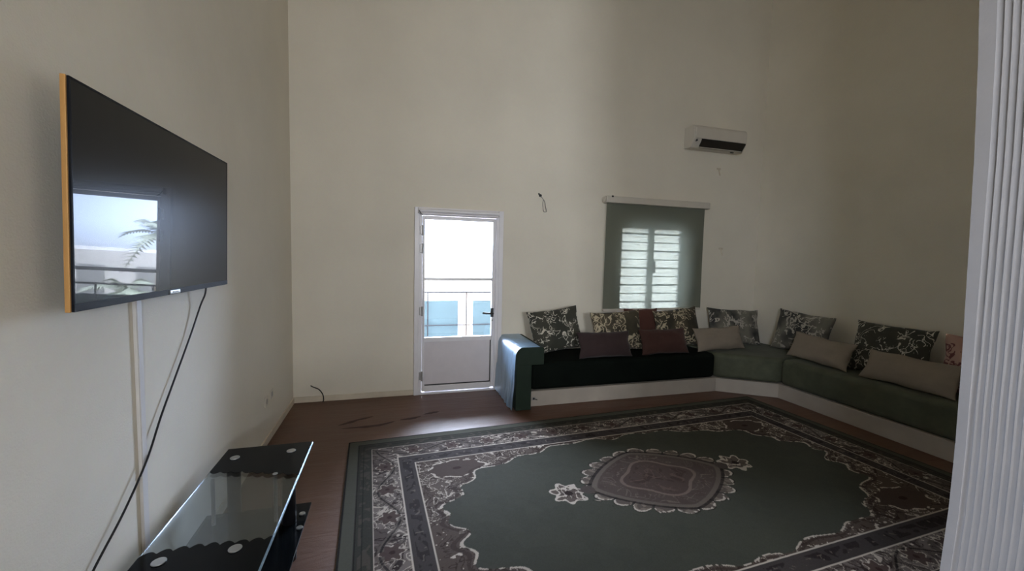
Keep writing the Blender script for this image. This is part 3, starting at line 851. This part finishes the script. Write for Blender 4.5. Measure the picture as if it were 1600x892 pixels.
cushion('throw_cushion', 'pink floral cushion at the right end of the sofa', M['floral_pink'], 0.62, 0.52, 0.15, (5.78, -2.56, SEAT), -90, 9, 0, 7)
cushion('throw_cushion', 'rust red cushion upright below the bottom edge of the blind', M['rust'], 0.50, 0.50, 0.09, (4.08, -0.13, SEAT), 0, 3, 0, 8)
cushion('lumbar_cushion', 'dark plum lumbar cushion on the back seat near the arm', M['plum'], 0.68, 0.30, 0.15, (3.35, -0.57, SEAT), 0, 20, 0, 9, 'low front cushions')
cushion('lumbar_cushion', 'red brown lumbar cushion between plum and beige ones', M['brown'], 0.66, 0.31, 0.15, (4.15, -0.56, SEAT), 0, 20, 0, 10, 'low front cushions')
cushion('lumbar_cushion', 'beige lumbar cushion on the corner mattress', M['beige'], 0.74, 0.30, 0.14, (5.00, -0.53, SEAT), 0, 22, 1, 11, 'low front cushions')
cushion('lumbar_cushion', 'beige lumbar cushion between the two patterned cushions on the right wall', M['beige'], 0.70, 0.31, 0.14, (5.545, -1.30, SEAT), -90, 22, -2, 12, 'low front cushions')
cushion('lumbar_cushion', 'beige lumbar cushion nearest the fluted column, in front of the pink cushion', M['beige'], 0.76, 0.31, 0.15, (5.52, -2.15, SEAT), -90, 28, 0, 13, 'low front cushions')

# ---------------------------------------------------------------- fluted column
zs = [0.0, 0.12, 0.37, 0.62, 0.88, 1.24, 1.63, 1.99, 2.33, 2.55, 2.9, 3.4, 4.2, RZ]
xs = [3.085, 3.09, 3.098, 3.116, 3.118, 3.106, 3.084, 3.063, 3.032, 3.005, 2.975, 2.95, 2.94, 2.94]
def colx(z): return float(np.interp(z, zs, xs))
# outline of the pier seen from above, relative to its left face (x) : fluted on the left face and on the near face
CY1, CY0, CW = -3.704, -4.10, 0.46
nfl = 15
pitch = 0.0205
def outline(z):
    sw = float(np.interp(z, [1.1, 2.5], [0.031, 0.047])); dep = float(np.interp(z, [0.5, 1.0, 1.8], [0.0008, 0.002, 0.0055]))
    out = [(0.0, CY1), (0.0, CY1 - sw)]
    y = CY1 - sw
    for k in range(nfl):
        y0_ = y - k * pitch
        out.append((0.0025, y0_ - 0.0005))
        for a in np.linspace(0, PI, 7):
            out.append((0.0025 + dep * math.sin(a), y0_ - 0.001 - (pitch - 0.0045) * (1 - math.cos(a)) / 2))
        out.append((0.0015, y0_ - pitch + 0.002))
    return out + [(0.0, CY0), (CW, CY0), (CW, CY1)]
b = bmesh.new()
ringz = []
for z in np.linspace(0, RZ, 60):
    out = outline(z)
    ringz.append([b.verts.new((colx(z) + p[0], p[1], z)) for p in out])
n = len(out)
for i in range(len(ringz) - 1):
    for k in range(n):
        b.faces.new((ringz[i][k], ringz[i][(k + 1) % n], ringz[i + 1][(k + 1) % n], ringz[i + 1][k]))
mb = MB(); mb.bm.free(); mb.bm = b
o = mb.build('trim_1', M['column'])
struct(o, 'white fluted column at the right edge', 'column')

# ---------------------------------------------------------------- small wall things
w = thing('dangling_wire', 'dangling wire loop from a hole in the wall between door and window', 'wire', (2.70, -0.001, 2.33))
MB().cyl((0, 0.0005, 0), (0, -0.008, 0), 0.017, n=14).ball((-0.02, -0.006, 0.018), 0.010, n=10).build('wire_hole', M['black'], w)
MB().tube([(0.0, -0.006, -0.005), (0.02, -0.02, -0.03), (0.052, -0.022, -0.075), (0.064, -0.02, -0.13), (0.078, -0.018, -0.185), (0.045, -0.018, -0.188), (0.034, -0.018, -0.15), (0.028, -0.018, -0.09), (0.034, -0.02, -0.055)], 0.0040, 8, 6).build('wire_loop', M['grey_metal'], w)
for (x, z, lab) in ((5.27, 2.82, 'small wall bracket below the air conditioner'), (5.38, 1.74, 'small wall bracket right of the blind at mid height')):
    h = thing('wall_bracket', lab, 'bracket', (x, 0, z))
    MB().box(-0.030, -0.008, 0.018, 0.034, -0.0005, 0.044, 0.002).build('bracket_plate', M['skirt'], h)
    MB().cyl((0.004, -0.004, 0.02), (0.008, -0.03, -0.06), 0.008, n=10).build('bracket_stem', M['skirt'], h)
for (y, z, lab) in ((-0.985, 0.36, 'white wall socket lower of the pair by the left wall corner'), (-0.835, 0.375, 'white wall socket nearer the corner of the pair on the left wall')):
    h = thing('wall_socket', lab, 'socket', (0, y, z))
    MB().box(0.0005, -0.04, -0.04, 0.010, 0.04, 0.04, 0.004).build('socket_plate', M['pvc'], h)
    MB().cyl((0.0095, 0, 0), (0.0115, 0, 0), 0.022, n=20).build('socket_face', M['grey_metal'], h)
cb = MB().tube([(0.17, -0.0005, 0.175), (0.20, -0.035, 0.168), (0.255, -0.05, 0.145), (0.29, -0.045, 0.09), (0.30, -0.045, 0.03), (0.292, -0.05, 0.006)], 0.0055, 8, 7)
tag(cb.build('cable_stub', M['black']), 'short black cable curving out of the back wall to the floor', 'cable')

# ---------------------------------------------------------------- outside
struct(MB().box(-3, WT, -0.14, 3.45, 2.6, -0.03).build('terrace_slab', M['terrace']))
struct(MB().box(-3, WT, 2.75, 3.45, 0.7, 2.9).build('added_shade_roof', M['outer']))  # unseen roof added to cut sky light on the blue sheets
struct(MB().box(-60, 2.6, -3.9, 80, 120, -3.6).build('ground', M['ground']))
for x in (-1.75, 3.30):
    struct(MB().box(x, WT, -0.03, x + 0.15, 1.5, 2.75).build('added_shade_wall', M['outer']))  # unseen side walls added to darken the terrace behind the door
rl = thing('terrace_railing', 'thin grey terrace railing beyond the glazed door', 'railing', (2.3, 1.6, -0.03))
def rr_(mb, name): return mb.build(name, M['rail'], rl, loc=(-2.3, -1.6, 0.03))
for z, r in ((1.03, 0.013), (0.52, 0.009), (0.08, 0.009)):
    rr_(MB().cyl((-1.5, 1.6, z), (3.4, 1.6, z), r, n=12), 'rail')
for k in range(9):
    x = -1.43 + k * 0.59
    rr_(MB().cyl((x, 1.6, -0.03), (x, 1.6, 1.03), 0.010, n=12), 'post')
for k, (x0, x1, lab) in enumerate(((1.10, 1.99, 'pale blue sheet on the railing behind the left part of the door glass'), (2.22, 3.1, 'pale blue sheet on the railing behind the right edge of the door glass'), )):
    tag(MB().box(x0, 1.64, 0.02, x1, 1.655, 0.895, 0.003).build('blue_sheet', M['blue']), lab, 'sheet')
bd = thing('neighbour_building', 'pale building beyond the terrace seen through the door', 'building', (6.2, 17.5, -3.6))
MB().box(-2.2, -1, 0, 1.2, 5, 5.1).build('building_wall', M['lilac'], bd)
MB().box(1.2, -1, 0, 9, 5, 4.6).build('building_wall', M['render'], bd)
MB().box(-2.4, -1.2, 5.1, 1.4, 5.2, 5.3).build('roof_slab', M['lilac'], bd)
for x in (-1.2, 2.4, 4.4, 6.4):
    MB().box(x, -1.03, 2.6, x + 0.9, -0.99, 4.0).build('window_opening', M['outer'], bd)
def palm(x, y, zc, r, label, seed):
    rnd = random.Random(seed)
    p = thing('palm_tree', label, 'palm tree', (x, y, -3.6), group='palms beyond the terrace')
    H = zc + 3.6
    MB().tube([(0, 0, 0), (0.08, 0, H * 0.4), (0.0, 0.03, H * 0.8), (0, 0, H)], 0.16, 12, 6).build('palm_trunk', M['bark'], p)
    for k in range(18):
        a = k * 2.399 + rnd.random() * 0.4; el = rnd.uniform(-0.25, 1.15); Lf = r * rnd.uniform(0.85, 1.15)
        b = bmesh.new(); prev = None
        for i in range(15):
            u = i / 14
            rad = Lf * u * math.cos(el) + 0.02
            zz_ = H + Lf * (u * math.sin(el) - 0.62 * u * u)
            c = Vector((math.cos(a) * rad, math.sin(a) * rad, zz_)); side = Vector((-math.sin(a), math.cos(a), 0))
            if 0 < i < 14:
                ll = Lf * 0.30 * math.sin(PI * min(1, u * 0.9 + 0.08))
                dirv = Vector((math.cos(a), math.sin(a), -0.5)).normalized()
                for s in (-1, 1):
                    tip = c + side * s * ll * 0.8 + dirv * ll * 0.6
                    w0 = dirv * 0.045 * r
                    v0, v1, v2 = b.verts.new(c - w0), b.verts.new(c + w0), b.verts.new(tip)
                    b.faces.new((v0, v1, v2))
            v = [b.verts.new(c + side * 0.02), b.verts.new(c - side * 0.02)]
            if prev: b.faces.new((prev[0], prev[1], v[1], v[0]))
            prev = v
        m = MB(); m.bm.free(); m.bm = b
        m.build('palm_frond', M['frond'], p)
palm(6.4, 11.5, 1.75, 1.45, 'tall palm tree mirrored in the television screen', 3)
palm(6.1, 9.0, 0.15, 1.1, 'low palm crown mirrored near the bottom of the television screen', 8)
palm(3.9, 12.0, 1.5, 1.3, 'hazy palm tree behind the upper door glass', 5)

# ---------------------------------------------------------------- light
SKY = 40.0
w = bpy.data.worlds.new('sky'); scene.world = w; w.use_nodes = True
nt = w.node_tree; nt.nodes.clear()
o_ = nt.nodes.new('ShaderNodeOutputWorld'); bg = nt.nodes.new('ShaderNodeBackground')
tc = nt.nodes.new('ShaderNodeTexCoord'); sp = nt.nodes.new('ShaderNodeSeparateXYZ')
rp = nt.nodes.new('ShaderNodeValToRGB')
mr = nt.nodes.new('ShaderNodeMapRange'); mr.inputs['From Min'].default_value = -1; mr.inputs['From Max'].default_value = 1
nt.links.new(tc.outputs['Generated'], sp.inputs[0]); nt.links.new(sp.outputs['Z'], mr.inputs['Value'])
nt.links.new(mr.outputs[0], rp.inputs['Fac'])
e = rp.color_ramp.elements
e[0].position = 0.46; e[0].color = (0.22, 0.20, 0.18, 1)
e[1].position = 0.51; e[1].color = (0.58, 0.72, 1.02, 1)
e2 = e.new(0.62); e2.color = (0.60, 0.73, 1.00, 1)
e3 = e.new(0.80); e3.color = (1.9, 2.1, 2.6, 1)     # bright haze high in the sky
# haze towards the sun (behind the house) is brighter and whiter
vm = nt.nodes.new('ShaderNodeVectorMath'); vm.operation = 'DOT_PRODUCT'; vm.inputs[1].default_value = (-0.1, -0.96, 0.25)
nt.links.new(tc.outputs['Generated'], vm.inputs[0])
m2 = nt.nodes.new('ShaderNodeMapRange'); m2.inputs['From Min'].default_value = 0.3; m2.inputs['From Max'].default_value = 1.0
m2.inputs['To Min'].default_value = SKY; m2.inputs['To Max'].default_value = SKY * 1.05
nt.links.new(vm.outputs['Value'], m2.inputs['Value'])
m3 = nt.nodes.new('ShaderNodeMapRange'); m3.inputs['From Min'].default_value = 0.3; m3.inputs['From Max'].default_value = 0.9
nt.links.new(vm.outputs['Value'], m3.inputs['Value'])
mc = nt.nodes.new('ShaderNodeMix'); mc.data_type = 'RGBA'; mc.inputs[7].default_value = (0.91, 0.96, 1.03, 1)
nt.links.new(m3.outputs[0], mc.inputs[0]); nt.links.new(rp.outputs[0], mc.inputs[6])
nt.links.new(mc.outputs[2], bg.inputs['Color']); nt.links.new(m2.outputs[0], bg.inputs['Strength'])
nt.links.new(bg.outputs[0], o_.inputs['Surface'])
try:
    w.cycles.sampling_method = 'MANUAL'; w.cycles.sample_map_resolution = 512
except Exception:
    pass

def portal(name, loc, rot, sx, sy):
    l = bpy.data.lights.new(name, 'AREA'); l.shape = 'RECTANGLE'; l.size = sx; l.size_y = sy
    l.cycles.is_portal = True
    o = bpy.data.objects.new(name, l); COL.objects.link(o); o.location = loc; o.rotation_euler = rot
    return o
portal('portal_door', ((GX0 + GX1) / 2, 0.20, (GZ0 + GZ1) / 2), (-PI / 2, 0, 0), GX1 - GX0, GZ1 - GZ0)
portal('portal_window', ((NX0 + NX1) / 2, 0.20, (NZ0 + NZ1) / 2), (-PI / 2, 0, 0), NX1 - NX0, NZ1 - NZ0)
portal('portal_side', (-WT + 0.02, (SY_0 + SY_1) / 2, (SZ_0 + SZ_1) / 2), (0, -PI / 2, 0), SZ_1 - SZ_0, SY_1 - SY_0)
portal('portal_rear', ((RWX0 + RWX1) / 2, RY0 - 0.1, (RWZ0 + RWZ1) / 2), (PI / 2, 0, 0), RWX1 - RWX0, RWZ1 - RWZ0)

scene.view_settings.view_transform = 'Standard'
scene.view_settings.look = 'None'
scene.view_settings.gamma = 1.0
scene.view_settings.use_curve_mapping = False
scene.view_settings.exposure = 0.0
scene.cycles.max_bounces = 12
scene.cycles.diffuse_bounces = 8
scene.cycles.glossy_bounces = 6
scene.cycles.transparent_max_bounces = 16
scene.cycles.sample_clamp_indirect = 6.0
scene.cycles.use_denoising = True
